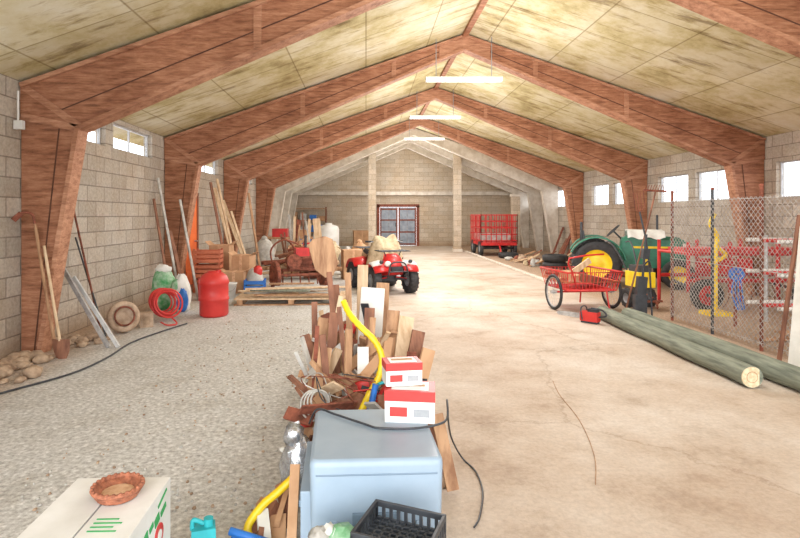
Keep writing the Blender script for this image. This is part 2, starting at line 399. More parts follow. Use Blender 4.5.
def frame(y, mA, mB, mS, name='portal_frame'):
    fr = MB(name); th = .07
    for sg in (-1, 1):
        def X(a): return XC+sg*a
        post = [(X(5.94), 0), (X(5.70), 0), (X(5.25), 2.62), (X(5.94), 3.13)]
        raf = [(X(5.94), 3.11), (X(5.94), 2.76), (X(5.25), 2.60), (X(0), 4.9), (X(0), 5.17)]
        fr.prism(post, y-.05, y+.05, mA); fr.prism(raf, y-th, y+th, mA)
        fr.plank((X(5.28), y, 2.59), (X(0), y, 4.89), .24, .05, mB, roll=math.pi/2)
        fr.plank((X(5.71), y, 0), (X(5.27), y, 2.59), .22, .05, mB, roll=math.pi/2)
        fr.plank((X(5.92), y, 3.09), (X(0), y, 5.14), .24, .05, mB, roll=math.pi/2)
        for q in (-1, 1):
            yy = y+q*(th+.002)
            fr.plank((X(5.5), yy, 2.8), (X(0), yy, 5.03), .014, .008, mS)
            fr.plank((X(5.25), yy, 2.62), (X(5.9), yy, 3.08), .08, .02, mB)
            fr.plank((X(5.5), y+q*.053, 2.6), (X(5.79), y+q*.053, 0), .014, .008, mS)
            fr.plank((X(5.27), yy, 2.6), (X(5.93), yy, 2.74), .08, .02, mB)
            for dd in (1.4, 3.2):
                fr.plank((X(dd), yy, 4.9-dd*.438+.03), (X(dd), yy, 5.17-dd*.3445-.03), .09, .02, mB)
    fr.prism([(XC-.5, 4.7), (XC, 4.88), (XC+.5, 4.7), (XC+.5, 4.96), (XC, 5.12), (XC-.5, 4.96)], y-th-.02, y-th, mB)
    fr.done()
for y in (1.85, 6.3, 10.75, 15.2, 19.65): frame(y, m_beam, m_beam2, m_seam)
for y in (22.2, 24.1, 26.2): frame(y, m_concb, m_concb, m_concb)
for x in (.27, 4.0):
    c = MB('block_column'); c.b2((x-.16, 23.55, 0), (x+.16, 23.87, ZR-abs(x-XC)*.3445-.02), m_wallX); c.b2((x-.2, 23.5, 0), (x+.2, 23.92, .12), m_concb); c.done()
c = MB('block_pier'); c.b2((6.3, 23.2, 0), (6.62, 23.5, 2.4), m_wallX); c.b2((6.26, 23.16, 2.4), (6.66, 23.54, 2.5), m_concb); c.done()
t = MB('trim_2'); t.b2((XL+.02, 27.7, 2.62), (XR-.02, 27.95, 2.8), m_concb); t.done()

for y, xa, xb, z in ((10.4, 1.15, 2.62, 4.2), (14.85, 1.2, 2.6, 4.28), (19.3, 1.35, 2.8, 4.32)):
    l = MB('fluorescent_lamp')
    l.b2((xa, y-.06, z), (xb, y+.06, z+.05), m_white)
    l.prism([(y-.06, z), (y+.06, z), (y+.03, z-.03), (y-.03, z-.03)], xa+.02, xb-.02, m_tube, 'YZ')
    for x in (xa+.2, xb-.2): l.cyl((x, y, z+.04), (x, y, ZR-abs(x-XC)*.3445-.01), .008, m_gray, n=6)
    l.cyl((xa, y, z-.012), (xa+.03, y, z-.012), .035, m_white); l.cyl((xb-.03, y, z-.012), (xb, y, z-.012), .035, m_white)
    l.done()
    a = bpy.data.lights.new('tube_light', 'AREA'); a.shape = 'RECTANGLE'; a.size = xb-xa; a.size_y = .15; a.energy = 150; a.color = (1, .97, .94)
    o = bpy.data.objects.new('tube_light', a); o.location = ((xa+xb)/2, y, z-.05); scene.collection.objects.link(o)
b = MB('junction_box'); b.box((-3.93, 6.12, 2.62), (.1, .06, .1), m_white); b.tube([(-3.93, 6.1, 2.67), (-3.93, 6.1, 3.0)], .012, m_white, sub=1); b.done(.005)

# ------------------------------------------------------------------ helpers
def wheel(mb, c, axis, r, w, rimm, hub=.55, knobs=0, tm=None):
    tm = tm or m_black
    h = w/2; q = r*hub
    mb.lathe([(q, -h*.8), (r*.8, -h), (r*.95, -h*.85), (r, -h*.45), (r, h*.45), (r*.95, h*.85), (r*.8, h), (q, h*.8), (q, -h*.8)], c, axis, tm)
    mb.lathe([(0.001, -h*.25), (q*.3, -h*.35), (q*.45, -h*.1), (q*.9, -h*.3), (q*1.02, -h*.8), (q*1.02, h*.8), (q*.9, h*.3), (q*.45, h*.1), (q*.3, h*.35), (.001, h*.25)], c, axis, rimm, 20)
    if knobs:
        ax = Vector(axis).normalized(); up = Vector((0, 0, 1)); sd = ax.cross(up).normalized()
        for i in range(knobs):
            t = 2*math.pi*i/knobs; e = up*math.cos(t)+sd*math.sin(t)
            for sgn in (-1, 1):
                p = Vector(c)+e*(r-.012)+ax*sgn*w*.25
                mb.plank(p-ax*w*.2, p+ax*w*.2, .03, .03, tm, roll=t)

# ------------------------------------------------------------------ foreground carton with basket
g = MB('white_carton', (-1.0, 2.03, 0), 0.03)
g.b2((-.19, -.22, 0), (.19, .22, .5), m_white)
g.b2((-.19, -.22, .5), (-.004, .22, .506), m_white); g.b2((.004, -.22, .5), (.19, .22, .506), m_white)
g.b2((-.004, -.22, .5), (.004, .22, .503), m_gray)
for j, (y, z, wd, h) in enumerate(((.13, .40, .06, .022), (.06, .395, .05, .035), (0, .40, .04, .022), (-.06, .39, .05, .04), (-.12, .395, .04, .022), (.12, .45, .1, .012))):
    g.box((.1915, y, z+.02), (.003, wd, h), m_greenp, (.25, 0, 0))
g.cyl((.19, .08, .345), (.194, .08, .345), .045, m_redpl, n=24); g.cyl((.193, .08, .345), (.196, .08, .345), .022, m_white, n=20)
for j in range(4): g.b2((.03, -.17+j*.025, .506), (.03+.1-.02*(j % 2), -.162+j*.025, .508), m_greenp)
g.b2((-.12, -.221, .15), (.1, -.224, .3), m_greenp); g.done(.004)
g = MB('wicker_basket', (-.965, 2.1, .508))
g.lathe([(.001, .004), (.07, .004), (.088, .03), (.094, .036), (.084, .036), (.064, .014), (.001, .014)], (0, 0, 0), (0, 0, 1), m_bask)
for i in range(4): g.ring((0, 0, .008+i*.009), (0, 0, 1), .072+i*.0058, .007, m_bask, 32, 6)
g.ring((0, 0, .038), (0, 0, 1), .09, .009, m_bask, 32, 6)
for i in range(24): g.ell((.09*math.cos(i*.262), .09*math.sin(i*.262), .045), (.009, .009, .006), m_bask, 6, 4)
g.lathe([(.001, .022), (.045, .024), (.06, .018)], (0, 0, 0), (0, 0, 1), m_tan, 20)
g.done()

# ------------------------------------------------------------------ blue-grey plastic bin
g = MB('plastic_storage_bin', (.03, 2.5, 0), 0.05)
def rr(w, d, r, z, ox=0, oy=0, n=5):
    out = []
    for cx, cy, a0 in ((w-r, d-r, 0), (-w+r, d-r, 90), (-w+r, -d+r, 180), (w-r, -d+r, 270)):
        for i in range(n):
            a = math.radians(a0+90*i/(n-1)); out.append((cx+r*math.cos(a)+ox, cy+r*math.sin(a)+oy, z))
    return out
g.loft([rr(.262, .28, .03, 0), rr(.27, .29, .03, .3), rr(.276, .296, .03, .57), rr(.274, .294, .03, .588), rr(.266, .286, .025, .597), rr(.258, .278, .02, .6)], m_bin)
g.b2((-.315, -.24, .02), (-.266, .26, .45), m_bin); g.box((-.32, -.02, .34), (.02, .22, .03), m_bind); g.b2((-.318, -.1, .1), (-.312, .12, .28), m_bind)
for x in (-.17, .17): g.box((x, -.292, .2), (.02, .02, .3), m_bin)
g.box((0, -.294, .36), (.2, .02, .05), m_bind); g.box((0, -.294, .54), (.5, .008, .008), m_bind)
g.done(.006)

def carton(name, loc, rz, w, d, h):
    g = MB(name, loc, rz)
    g.b2((-w/2, -d/2, 0), (w/2, d/2, h), m_white)
    g.b2((-w/2-.002, -d/2-.002, h*.68), (w/2+.002, d/2+.002, h+.002), m_redpl)
    g.b2((-w/2*.75, -d/2*.75, h+.002), (w/2*.75, d/2*.75, h+.004), m_white)
    g.b2((-w*.4, -d/2-.004, h*.2), (-w*.05, -d/2-.001, h*.5), m_redpl); g.b2((w*.08, -d/2-.004, h*.2), (w*.4, -d/2-.001, h*.45), m_gray)
    g.b2((-w*.3, -.01, h+.004), (w*.3, .02, h+.005), m_card)
    g.done(.002)
carton('printed_carton', (.22, 2.68, .6), -.12, .24, .17, .15)
carton('printed_carton', (.18, 2.72, .758), .15, .18, .12, .11)

g = MB('black_plastic_crate', (.12, 1.93, 0), -.4)
zt = .5
for z in (zt-.16, zt-.09, zt-.022):
    g.b2((-.14, -.12, z), (.14, -.108, z+.022), m_blackp); g.b2((-.14, .108, z), (.14, .12, z+.022), m_blackp)
    g.b2((-.14, -.108, z), (-.128, .108, z+.022), m_blackp); g.b2((.128, -.108, z), (.14, .108, z+.022), m_blackp)
for i in range(10):
    x = -.134+i*.0298
    for y in (-.114, .114): g.b2((x-.006, y-.006, zt-.17), (x+.006, y+.006, zt-.01), m_blackp)
for i in range(9):
    y = -.114+i*.0285
    for x in (-.134, .134): g.b2((x-.006, y-.006, zt-.17), (x+.006, y+.006, zt-.01), m_blackp)
    g.b2((-.13, y-.005, zt-.075), (.13, y+.005, zt-.06), m_blackp)
for i in range(10): g.b2((-.134+i*.0298-.005, -.11, zt-.075), (-.134+i*.0298+.005, .11, zt-.06), m_blackp)
g.b2((-.13, -.11, 0), (.13, .11, zt-.17), m_blackp)
g.done(.002)
g = MB('crumpled_plastic_bag', (-.12, 2.03, 0))
g.ell((0, 0, .18), (.1, .09, .25), m_foam, 18, 12, .12, .179); g.ell((.04, -.02, .38), (.07, .07, .06), m_gbag, 14, 8, .15); g.ell((-.05, -.02, .38), (.05, .06, .05), m_bag, 14, 8, .15)
g.done()
g = MB('teal_plastic_jug', (-.68, 2.26, 0), .3)
g.box((0, 0, .15), (.12, .09, .3), m_teal, None, .8); g.cyl((.02, 0, .3), (.02, 0, .33), .02, m_teal); g.tube([(-.045, 0, .29), (-.04, 0, .33), (.0, 0, .31)], .01, m_teal); g.done(.012)
g = MB('foil_bag', (-.38, 3.02, 0)); g.ell((0, 0, .15), (.1, .08, .22), m_foil, 20, 14, .12, .15); g.ell((-.02, -.0, .37), (.06, .05, .07), m_foil, 12, 8, .2); g.done()
g = MB('yellow_drain_pipe')
g.tube([(-.355, 2.66, .31), (-.43, 2.63, .25), (-.5, 2.6, .2), (-.56, 2.56, .12), (-.52, 2.52, .07), (-.42, 2.5, .065), (-.36, 2.5, .065)], .02, m_yellow, 10)
g.done()
g = MB('scrap_timber_offcuts')
g.cyl((-.62, 2.46, .16), (-.4, 2.42, .12), .018, m_blue); g.cyl((-.6, 2.46, 0), (-.6, 2.46, .15), .015, m_blue)
for i in range(20):
    x = R.uniform(-.54, -.38); y = R.uniform(2.15, 2.8); a = R.uniform(-.5, .5)
    L = R.uniform(.2, .4); z = R.uniform(.03, .1)
    g.plank((x-L/2*math.sin(a)*.5, y-L/2*math.cos(a)*.6, z), (x+L/2*math.sin(a)*.5, y+L/2*math.cos(a)*.6, z+R.uniform(0, .1)), R.uniform(.05, .09), .025, R.choice([m_wood, m_wood3, m_card, m_bag, m_foam]), R.uniform(0, 1))
g.plank((-.34, 2.42, 0), (-.34, 2.6, .4), .045, .03, m_card)
g.done()

# ------------------------------------------------------------------ big scrap pile
g = MB('scrap_wood_pile')
def mound(u, v):
    x = -.5+1.0*u; y = 3.15+3.5*v
    e = math.sin(math.pi*u)**.6*math.sin(math.pi*min(1, v*1.0))**.4
    return (x+.06*math.sin(9*v), y, .34*e*(1+.25*math.sin(13*u+7*v)+.15*math.sin(31*v)))
g.sheet(16, 40, mound, m_rock)
for i in range(170):
    y = 3.2+3.2*R.random(); x = R.gauss(-.04, .22); x = max(-.47, min(.4, x))
    g.ell((x, y, R.uniform(.1, .42)), (R.uniform(.02, .08), R.uniform(.02, .08), R.uniform(.02, .06)), R.choice([m_rock, m_wood3, m_rust, m_bag, m_blackp, m_redpl, m_foam]), 7, 5, .25)
for i in range(80):
    y = 3.25+1.6*R.random(); x = R.uniform(-.44, .33)
    L = R.uniform(.2, .55); z0 = R.uniform(.1, .48)
    d = Vector((R.uniform(-1, 1), R.uniform(-.6, .6), R.uniform(-.15, .6))).normalized()*L
    x1 = max(-.5, min(.42, x+d.x))
    g.plank((x, y, z0), (x1, y+d.y, max(.05, z0+d.z)), R.uniform(.02, .09), R.uniform(.01, .022), R.choice([m_wood, m_wood2, m_wood3, m_card, m_bag, m_rust, m_blackp]), R.uniform(-.8, .8))
for i in range(16):
    y = R.uniform(4.6, 6.3); x = R.uniform(-.4, .3); L = R.uniform(.4, .75)
    g.plank((x, y, .1), (x+R.uniform(-.15, .15), y+R.uniform(-.3, .3), L), R.uniform(.04, .1), .025, R.choice([m_wood, m_wood2, m_wood3]), R.uniform(-.8, .8))
for (x0, y0, x1, y1, z1, w_, mt, ro) in (
    (-.2, 4.7, -.27, 4.8, .98, .06, m_wood3, 0), (-.12, 4.4, -.15, 4.5, 1.12, .05, m_wood, 0), (-.05, 5.1, -.03, 5.2, 1.12, .1, m_wood2, .2),
    (.12, 4.9, .16, 5.1, .96, .12, m_wood, .1), (-.45, 4.1, -.33, 4.2, .8, .08, m_wood, .2), (-.3, 4.0, -.24, 4.1, .86, .07, m_wood3, 0),
    (.14, 4.1, .22, 4.3, .84, .1, m_wood, 0), (.2, 4.0, .32, 4.25, .8, .12, m_wood2, .2), (.24, 3.9, .4, 4.1, .72, .1, m_wood3, .2), (.28, 3.8, .46, 3.95, .62, .1, m_card, .3),
    (-.36, 3.6, -.28, 3.75, .68, .09, m_card, 0), (-.22, 3.6, -.3, 3.7, .78, .045, m_wood3, .3), (0, 4.2, .03, 4.3, .86, .08, m_wood3, .1),
    (-.38, 4.3, -.2, 4.35, .95, .04, m_wood2, .1), (-.4, 3.9, -.36, 4.0, .78, .03, m_rust, .1), (-.1, 3.9, -.2, 4.0, .92, .035, m_wood3, .1), (-.14, 3.7, -.12, 3.8, .8, .05, m_wood, .5),
    (-.42, 4.5, -.44, 4.6, .86, .05, m_wood3, .1), (-.48, 4.3, -.3, 4.4, .72, .05, m_wood, .1), (.05, 3.7, .16, 3.8, .74, .06, m_card, .3),
    (.44, 3.25, .34, 3.35, .5, .1, m_wood3, .3), (.5, 3.1, .42, 3.2, .42, .07, m_wood, .1), (-.48, 3.9, -.2, 3.95, .62, .06, m_wood2, .3), (-.5, 3.6, -.1, 3.7, .5, .07, m_wood, .3)):
    g.plank((x0, y0, .02), (x1, y1, z1), w_, .022, mt, ro)
g.tube([(.05, 3.5, .35), (.12, 3.45, .5), (.24, 3.5, .56), (.33, 3.5, .4)], .012, m_redpl)
g.tube([(.0, 3.4, .45), (.1, 3.35, .56), (.25, 3.4, .52)], .01, m_teal)
g.cyl((.02, 3.3, .38), (.06, 3.32, .56), .02, m_blue); g.cyl((.04, 3.3, .02), (.03, 3.3, .4), .02, m_blue)
for i in range(9):
    p = [(-.22+R.uniform(-.2, .35), 3.4+R.uniform(-.15, .3), R.uniform(.3, .58)) for _ in range(4)]
    g.tube(p, .004, R.choice([m_blackp, m_redpl, m_blackp, m_bag, m_rust]), 5)
for i in range(4): g.ring((-.32+i*.012, 3.35, .42+i*.01), (.5, -1, .5), .09-i*.01, .006, m_bag, 24, 6)
g.done()
g = MB('wooden_shovel')
g.plank((-.2, 4.3, .1), (-.31, 4.55, 1.12), .045, .03, m_wood3)
o0 = len(g.v)
g.prism([(-.035, 0), (.035, 0), (.1, .09), (.105, .3), (.05, .34), (-.06, .34), (-.105, .3), (-.1, .09)], -.012, .012, m_wood)
for i in range(o0, len(g.v)):
    v = Vector(g.v[i]); v = Matrix.Rotation(-.25, 3, 'Y') @ v; g.v[i] = tuple(v+Vector((-.31, 4.55, 1.08)))
g.done(.004)
g = MB('yellow_corrugated_hose')
g.tube([(-.15, 3.62, 1.02), (-.11, 3.56, .95), (-.04, 3.5, .88), (.05, 3.46, .8), (.1, 3.42, .7), (.08, 3.4, .58), (.02, 3.38, .48), (-.03, 3.36, .38)], [.022, .019]*24, m_yellow, 10)
g.done()
g = MB('white_foam_sheet')
g.plank((.0, 4.45, .1), (.06, 4.6, .98), .2, .025, m_foam, .1); g.plank((-.02, 3.75, .1), (-.02, 3.85, .66), .08, .02, m_foam, -.1); g.done()
g = MB('black_power_cable')
g.tube([(-.3, 2.85, .5), (-.25, 2.78, .6), (-.15, 2.68, .61), (.0, 2.56, .607), (.06, 2.52, .606), (.2, 2.51, .607), (.32, 2.54, .61), (.39, 2.6, .62), (.42, 2.8, .64), (.5, 3.2, .3), (.62, 3.5, .03), (.68, 3.35, .01), (.67, 3.1, .01), (.6, 2.85, .01), (.55, 2.75, .01)], .0055, m_blackp, 6)
g.done()

# ------------------------------------------------------------------ left wall items
g = MB('stone_rubble')
for i in range(130):
    y = R.uniform(4.9, 6.05); r = R.uniform(.02, .09)
    g.ell((-3.96+r*1.3+abs(R.gauss(0, .2)), y, r*.45), (r, r*1.1, r*.7), m_rock, 8, 6, .2, r*.45)
g.done()
g = MB('stone_rubble')
for i in range(60):
    y = R.uniform(6.55, 6.95); r = R.uniform(.02, .08)
    g.ell((-3.96+r*1.3+abs(R.gauss(0, .25)), y, r*.45), (r, r*1.1, r*.7), m_rock, 8, 6, .2, r*.45)
g.done()
g = MB('garden_hoe', (0, 0, 0))
g.tube([(-3.46, 6.05, 0), (-3.62, 6.1, .75), (-3.75, 6.12, 1.5)], .018, m_wood, 8)
g.tube([(-3.75, 6.12, 1.48), (-3.78, 6.12, 1.6), (-3.86, 6.1, 1.63), (-3.93, 6.05, 1.58)], .015, m_rust, 8)
g.plank((-3.88, 6.08, 1.62), (-3.94, 6.03, 1.54), .06, .012, m_rust)
g.done()
g = MB('shovel'); g.tube([(-3.4, 6.0, .2), (-3.55, 6.08, .8), (-3.66, 6.14, 1.25)], .016, m_wood2, 8)
g.sheet(6, 6, lambda u, v: (-3.4+(u-.5)*.2*(1-.5*(v**3))+.1*v*.3, 5.99-.03*v+.1*(u-.5)**2, .22-.21*v), m_wood3); g.done()
g = MB('steel_pipe_bundle')
g.cyl((-3.5, 7.15, 0), (-3.95, 7.2, 1.9), .014, m_rust, n=8); g.cyl((-3.42, 7.1, 0), (-3.9, 7.25, 1.3), .012, m_blackp, n=8); g.done()
g = MB('aluminium_rail_pair')
g.plank((-3.1, 6.5, 0.01), (-3.84, 6.85, .92), .05, .03, m_steel); g.plank((-2.98, 6.5, 0.01), (-3.76, 6.95, .8), .045, .03, m_winf)
g.done()
g = MB('wheel_with_tyre', (-3.3, 7.35, 0))
wheel(g, (0, 0, .215), (.6, -.75, .25), .21, .13, m_rim, .62, 0, m_rim); g.ring((.04, -.055, .235), (.6, -.75, .25), .125, .012, m_rust, 24, 6); g.done()
g = MB('concrete_half_block', (-3.15, 7.75, 0), .4); g.b2((-.09, -.09, 0), (.09, .09, .2), m_rim); g.b2((-.05, -.092, .04), (.05, -.088, .16), m_rock); g.done(.006)
g = MB('red_hose_coil')
for i in range(12): g.ring((-2.98-.014*i, 8.15+.012*i, .27+.008*math.sin(i*2)), (.65, -.7, .3), .215-.018*(i % 3)-.024*(i % 2), .014, m_redpl, 32, 8)
g.tube([(-2.85, 7.95, .08), (-2.75, 7.85, .02), (-2.85, 7.75, .02), (-3.0, 7.9, .03)], .011, m_redpl)
g.done()
g = MB('red_barrel', (-2.42, 8.6, 0))
g.lathe([(.001, 0), (.2, 0), (.225, .03), (.225, .25), (.235, .26), (.235, .29), (.225, .3), (.225, .5), (.235, .51), (.23, .56), (.2, .63), (.14, .68), (.1, .69), (.1, .71), (.001, .71)], (0, 0, 0), (0, 0, 1), m_redpl, 32)
g.cyl((.08, -.02, .68), (.08, -.02, .73), .04, m_red); g.done()
g = MB('black_garden_hose'); g.tube([(-3.4, 4.55, .014), (-3.2, 4.9, .014), (-2.95, 5.4, .014), (-2.88, 6.0, .014), (-2.92, 6.7, .014), (-2.8, 7.3, .014), (-2.62, 7.9, .014)], .01, m_blackp); g.done()
g = MB('cement_sack', (-3.45, 9.2, 0)); g.ell((0, 0, .3), (.2, .18, .42), m_gbag, 18, 12, .1, .3); g.ell((.0, -.02, .68), (.14, .1, .08), m_foam, 12, 8, .2); g.done()
g = MB('cement_sack', (-3.08, 9.0, 0)); g.ell((0, 0, .24), (.16, .16, .36), m_foam, 18, 12, .12, .24); g.ell((.05, -.1, .2), (.1, .09, .2), m_blue, 12, 8, .1, .2); g.ell((-.06, -.06, .4), (.09, .1, .14), m_gbag, 12, 8, .1); g.done()
g = MB('leaning_timber_poles')
for (x, y, xt, yt, z) in ((-3.4, 9.9, -3.93, 10.2, 2.3), (-3.5, 9.7, -3.93, 10.0, 1.9), (-3.2, 10.3, -3.6, 10.45, 1.9), (-3.25, 9.8, -3.7, 10.2, 1.3)):
    g.plank((x, y, 0), (xt, yt, z), R.choice([.04, .06]), .03, R.choice([m_wood, m_wood3, m_bag]), .8)
g.done()
g = MB('leaning_timber_poles')
for (x, y, xt, yt, z) in ((-3.3, 13.0, -3.8, 13.2, 2.4), (-3.1, 13.2, -3.7, 13.4, 2.5), (-3.2, 13.6, -3.9, 13.9, 2.3), (-2.9, 13.8, -3.5, 14.0, 1.7), (-3.1, 14.4, -3.9, 14.7, 2.0), (-2.8, 14.4, -3.2, 14.7, 2.2)):
    g.plank((x, y, 0), (xt, yt, z), R.choice([.06, .1]), .03, R.choice([m_wood, m_wood3, m_wood2]), .8)
g.done()
g = MB('slatted_orange_crate', (-3.3, 11.3, 0), .1)
for z in range(3):
    zb = z*.3
    for k in range(3):
        for y in (-.2, .2): g.b2((-.27, y-.008, zb+.02+k*.09), (.27, y+.008, zb+.085+k*.09), m_orc)
        for x in (-.27, .27): g.b2((x-.008, -.2, zb+.02+k*.09), (x+.008, .2, zb+.085+k*.09), m_orc)
    for x in (-.25, .25):
        for y in (-.185, .185): g.b2((x-.02, y-.015, zb), (x+.02, y+.015, zb+.3), m_orc)
    g.b2((-.26, -.19, zb+.01), (.26, .19, zb+.03), m_orc)
g.done(.003)
def cbox(name, loc, rz, d, mat, flaps=True):
    g = MB(name, loc, rz); w, e, h = d
    g.b2((-w/2, -e/2, 0), (w/2, e/2, h*.97), mat)
    for sx in (-1, 1): g.plank((sx*w/2, 0, h*.96), (sx*w*.72, 0, h*1.06), .006, e*.96, mat)
    g.b2((-.03, -e/2-.002, h*.3), (.03, e/2+.002, h*.975), m_tan)
    g.done(.003)
cbox('cardboard_box', (-2.72, 11.2, 0), .1, (.4, .4, .45), m_card)
cbox('cardboard_box', (-2.68, 11.85, 0), -.1, (.4, .45, .75), m_card)
cbox('cardboard_box', (-3.3, 12.35, 0), 0, (.45, .45, .95), m_card)
cbox('cardboard_box', (-.35, 13.6, 0), .2, (.5, .45, .75), m_card)
g = MB('red_jerrycan', (-3.0, 10.2, 0), .3); g.box((0, 0, .2), (.32, .18, .4), m_redpl); g.tube([(-.1, 0, .4), (-.08, 0, .46), (.06, 0, .46), (.08, 0, .4)], .015, m_redpl); g.cyl((.13, 0, .4), (.13, 0, .45), .03, m_blackp); g.box((0, -.092, .2), (.2, .01, .25), m_red); g.done(.02)
g = MB('blue_crate', (-2.25, 10.95, 0), .1)
for zz in (0, .1, .2):
    for y in (-.15, .15): g.b2((-.2, y-.008, zz+.01), (.2, y+.008, zz+.08), m_blue)
    for x in (-.2, .2): g.b2((x-.008, -.15, zz+.01), (x+.008, .15, zz+.08), m_blue)
for x in (-.19, .19):
    for y in (-.14, .14): g.b2((x-.015, y-.015, 0), (x+.015, y+.015, .3), m_blue)
g.b2((-.2, -.15, 0), (.2, .15, .02), m_blue); g.ell((0, 0, .22), (.17, .13, .3), m_bag, 12, 8, .15, .2); g.ell((.05, .0, .45), (.1, .1, .12), m_redpl, 12, 8, .15); g.done()
g = MB('bucket', (-2.62, 10.35, 0)); g.lathe([(.001, 0), (.1, 0), (.14, .28), (.15, .285), (.15, .3), (.135, .3), (.097, .02), (.001, .02)], (0, 0, 0), (0, 0, 1), m_white, 24); g.tube([(-.145, 0, .28), (-.1, -.09, .18), (0, -.14, .15), (.1, -.09, .18), (.145, 0, .28)], .004, m_wire); g.done()
g = MB('wooden_pallet', (-1.35, 10.0, 0), .05)
for x in (-.9, 0, .9): g.b2((x-.05, -.45, 0), (x+.05, .45, .1), m_wood)
for i in range(7): g.b2((-1.0, -.45+i*.135, .1), (1.0, -.36+i*.135, .125), m_wood2)
g.b2((-1.0, -.45, 0.0), (1.0, -.36, .0201), m_wood)
for i in range(18):
    y = R.uniform(-.4, .4); z = .14+.035*(i//4)
    g.plank((-1.05+R.uniform(0, .9), y, z), (1.1-R.uniform(0, .9), y+R.uniform(-.2, .2), z+.01), .1, .025, R.choice([m_wood, m_wood2, m_wood3, m_greyw, m_bag]), math.pi/2)
g.done()
g = MB('rusty_farm_cultivator', (-1.5, 12.0, 0), .3)
wheel(g, (-.55, -.25, .3), (1, .2, 0), .3, .1, m_rust, .7, 12, m_rust); wheel(g, (.5, -.3, .3), (1, .1, 0), .3, .1, m_rust, .7, 12, m_rust)
g.cyl((-.55, -.25, .3), (.5, -.3, .3), .035, m_rust)
g.box((0, -.1, .55), (.5, .4, .3), m_rust); g.box((.05, -.1, .78), (.3, .3, .2), m_red); g.cyl((-.15, -.1, .6), (-.15, -.35, .6), .16, m_rust)
for i in range(7): g.box((.1, -.32, .48+i*.03), (.26, .05, .012), m_rust)
g.tube([(0, .1, .7), (-.1, .4, .95), (-.3, .6, 1.1)], .022, m_rust); g.tube([(.1, .1, .7), (.2, .4, .95), (.3, .6, 1.1)], .022, m_rust)
g.cyl((.15, -.05, .85), (.15, -.05, 1.15), .03, m_blackp)
for i in range(6): g.tube([(-.5+i*.2, .2, .35), (-.5+i*.2, .35, .25), (-.5+i*.2, .3, .02)], .018, m_rust, 6)
g.box((0, .2, .36), (1.2, .06, .06), m_rust)
g.tube([(-.5, 0, .3), (-.6, .1, .8), (-.35, 0, 1.05), (0, 0, .95)], .02, m_rust); g.tube([(.5, 0, .3), (.6, .05, .7), (.4, 0, .95), (.1, 0, .95)], .02, m_red)
g.done(.006)
g = MB('firewood_heap')
for i in range(60):
    x = R.uniform(-2.5, -.9); y = R.uniform(13.3, 13.9); z = .06+R.random()*.75*(1-abs(x+1.7)/1.2)
    a = R.uniform(-.6, .6); L = R.uniform(.3, .7)
    g.plank((x-L/2*math.cos(a), y-.2*math.sin(a), z), (x+L/2*math.cos(a), y+.2*math.sin(a), z+R.uniform(-.03, .2)), .09, .06, R.choice([m_wood, m_wood3, m_wood2, m_rust]), R.uniform(0, 1.5))
g.done()
g = MB('tool_stack')
for i in range(14):
    x = R.uniform(-2.5, -1.2); y = R.uniform(14.3, 14.8)
    g.plank((x, y, 0), (x+R.uniform(-.3, .2), y+R.uniform(0, .2), R.uniform(.9, 1.7)), R.choice([.04, .06, .12, .2]), .03, R.choice([m_wood, m_wood3, m_wood2, m_rust, m_bag]))
g.done()
for (x, y, s, mt) in ((-.5, 14.6, .8, m_bag), (-.95, 15.7, .9, m_beige), (-3.2, 17, 1.0, m_bag), (-.2, 16.6, .9, m_card)):
    g = MB('stuffed_sack', (x, y, 0)); g.ell((0, 0, .4*s), (.33*s, .3*s, .45*s), mt, 16, 10, .07, .4*s); g.ell((0, 0, .85*s), (.1*s, .1*s, .1*s), mt, 10, 6, .1); g.done()
g = MB('wooden_workbench', (-2.4, 18.3, 0)); g.b2((-1.0, -.4, .8), (1.0, .4, .86), m_wood)
for x in (-.92, .92):
    for y in (-.33, .33): g.b2((x-.04, y-.04, 0), (x+.04, y+.04, .8), m_wood3)
g.b2((-.9, -.3, .2), (.9, .3, .23), m_wood3); g.box((-.5, 0, 1.0), (.5, .4, .28), m_red); g.box((.3, 0, .98), (.4, .3, .24), m_card); g.cyl((.75, 0, .86), (.75, 0, 1.15), .09, m_white); g.done(.005)
g = MB('white_water_tank', (-1.6, 23.1, 0)); g.lathe([(.001, 0), (.42, 0), (.45, .04), (.45, 1.0), (.4, 1.12), (.15, 1.2), (.15, 1.26), (.001, 1.26)], (0, 0, 0), (0, 0, 1), m_white); g.done()
cbox('cardboard_box', (-.2, 25.5, 0), .1, (.8, .6, .9), m_card)
g = MB('storage_shelf', (-2.9, 27.3, 0))
for z in (.1, .7, 1.3, 1.9): g.b2((-.9, -.25, z), (.9, .25, z+.04), m_wood)
for x in (-.88, .88):
    for y in (-.22, .22): g.b2((x-.03, y-.03, 0), (x+.03, y+.03, 2.0), m_wood3)
for i in range(12):
    x = -.75+(i % 4)*.48; z = .14+(i//4)*.6; g.b2((x-.15, -.15, z), (x+.18, .15, z+R.uniform(.2, .42)), R.choice([m_card, m_red, m_bag, m_blue, m_white]))
g.done()

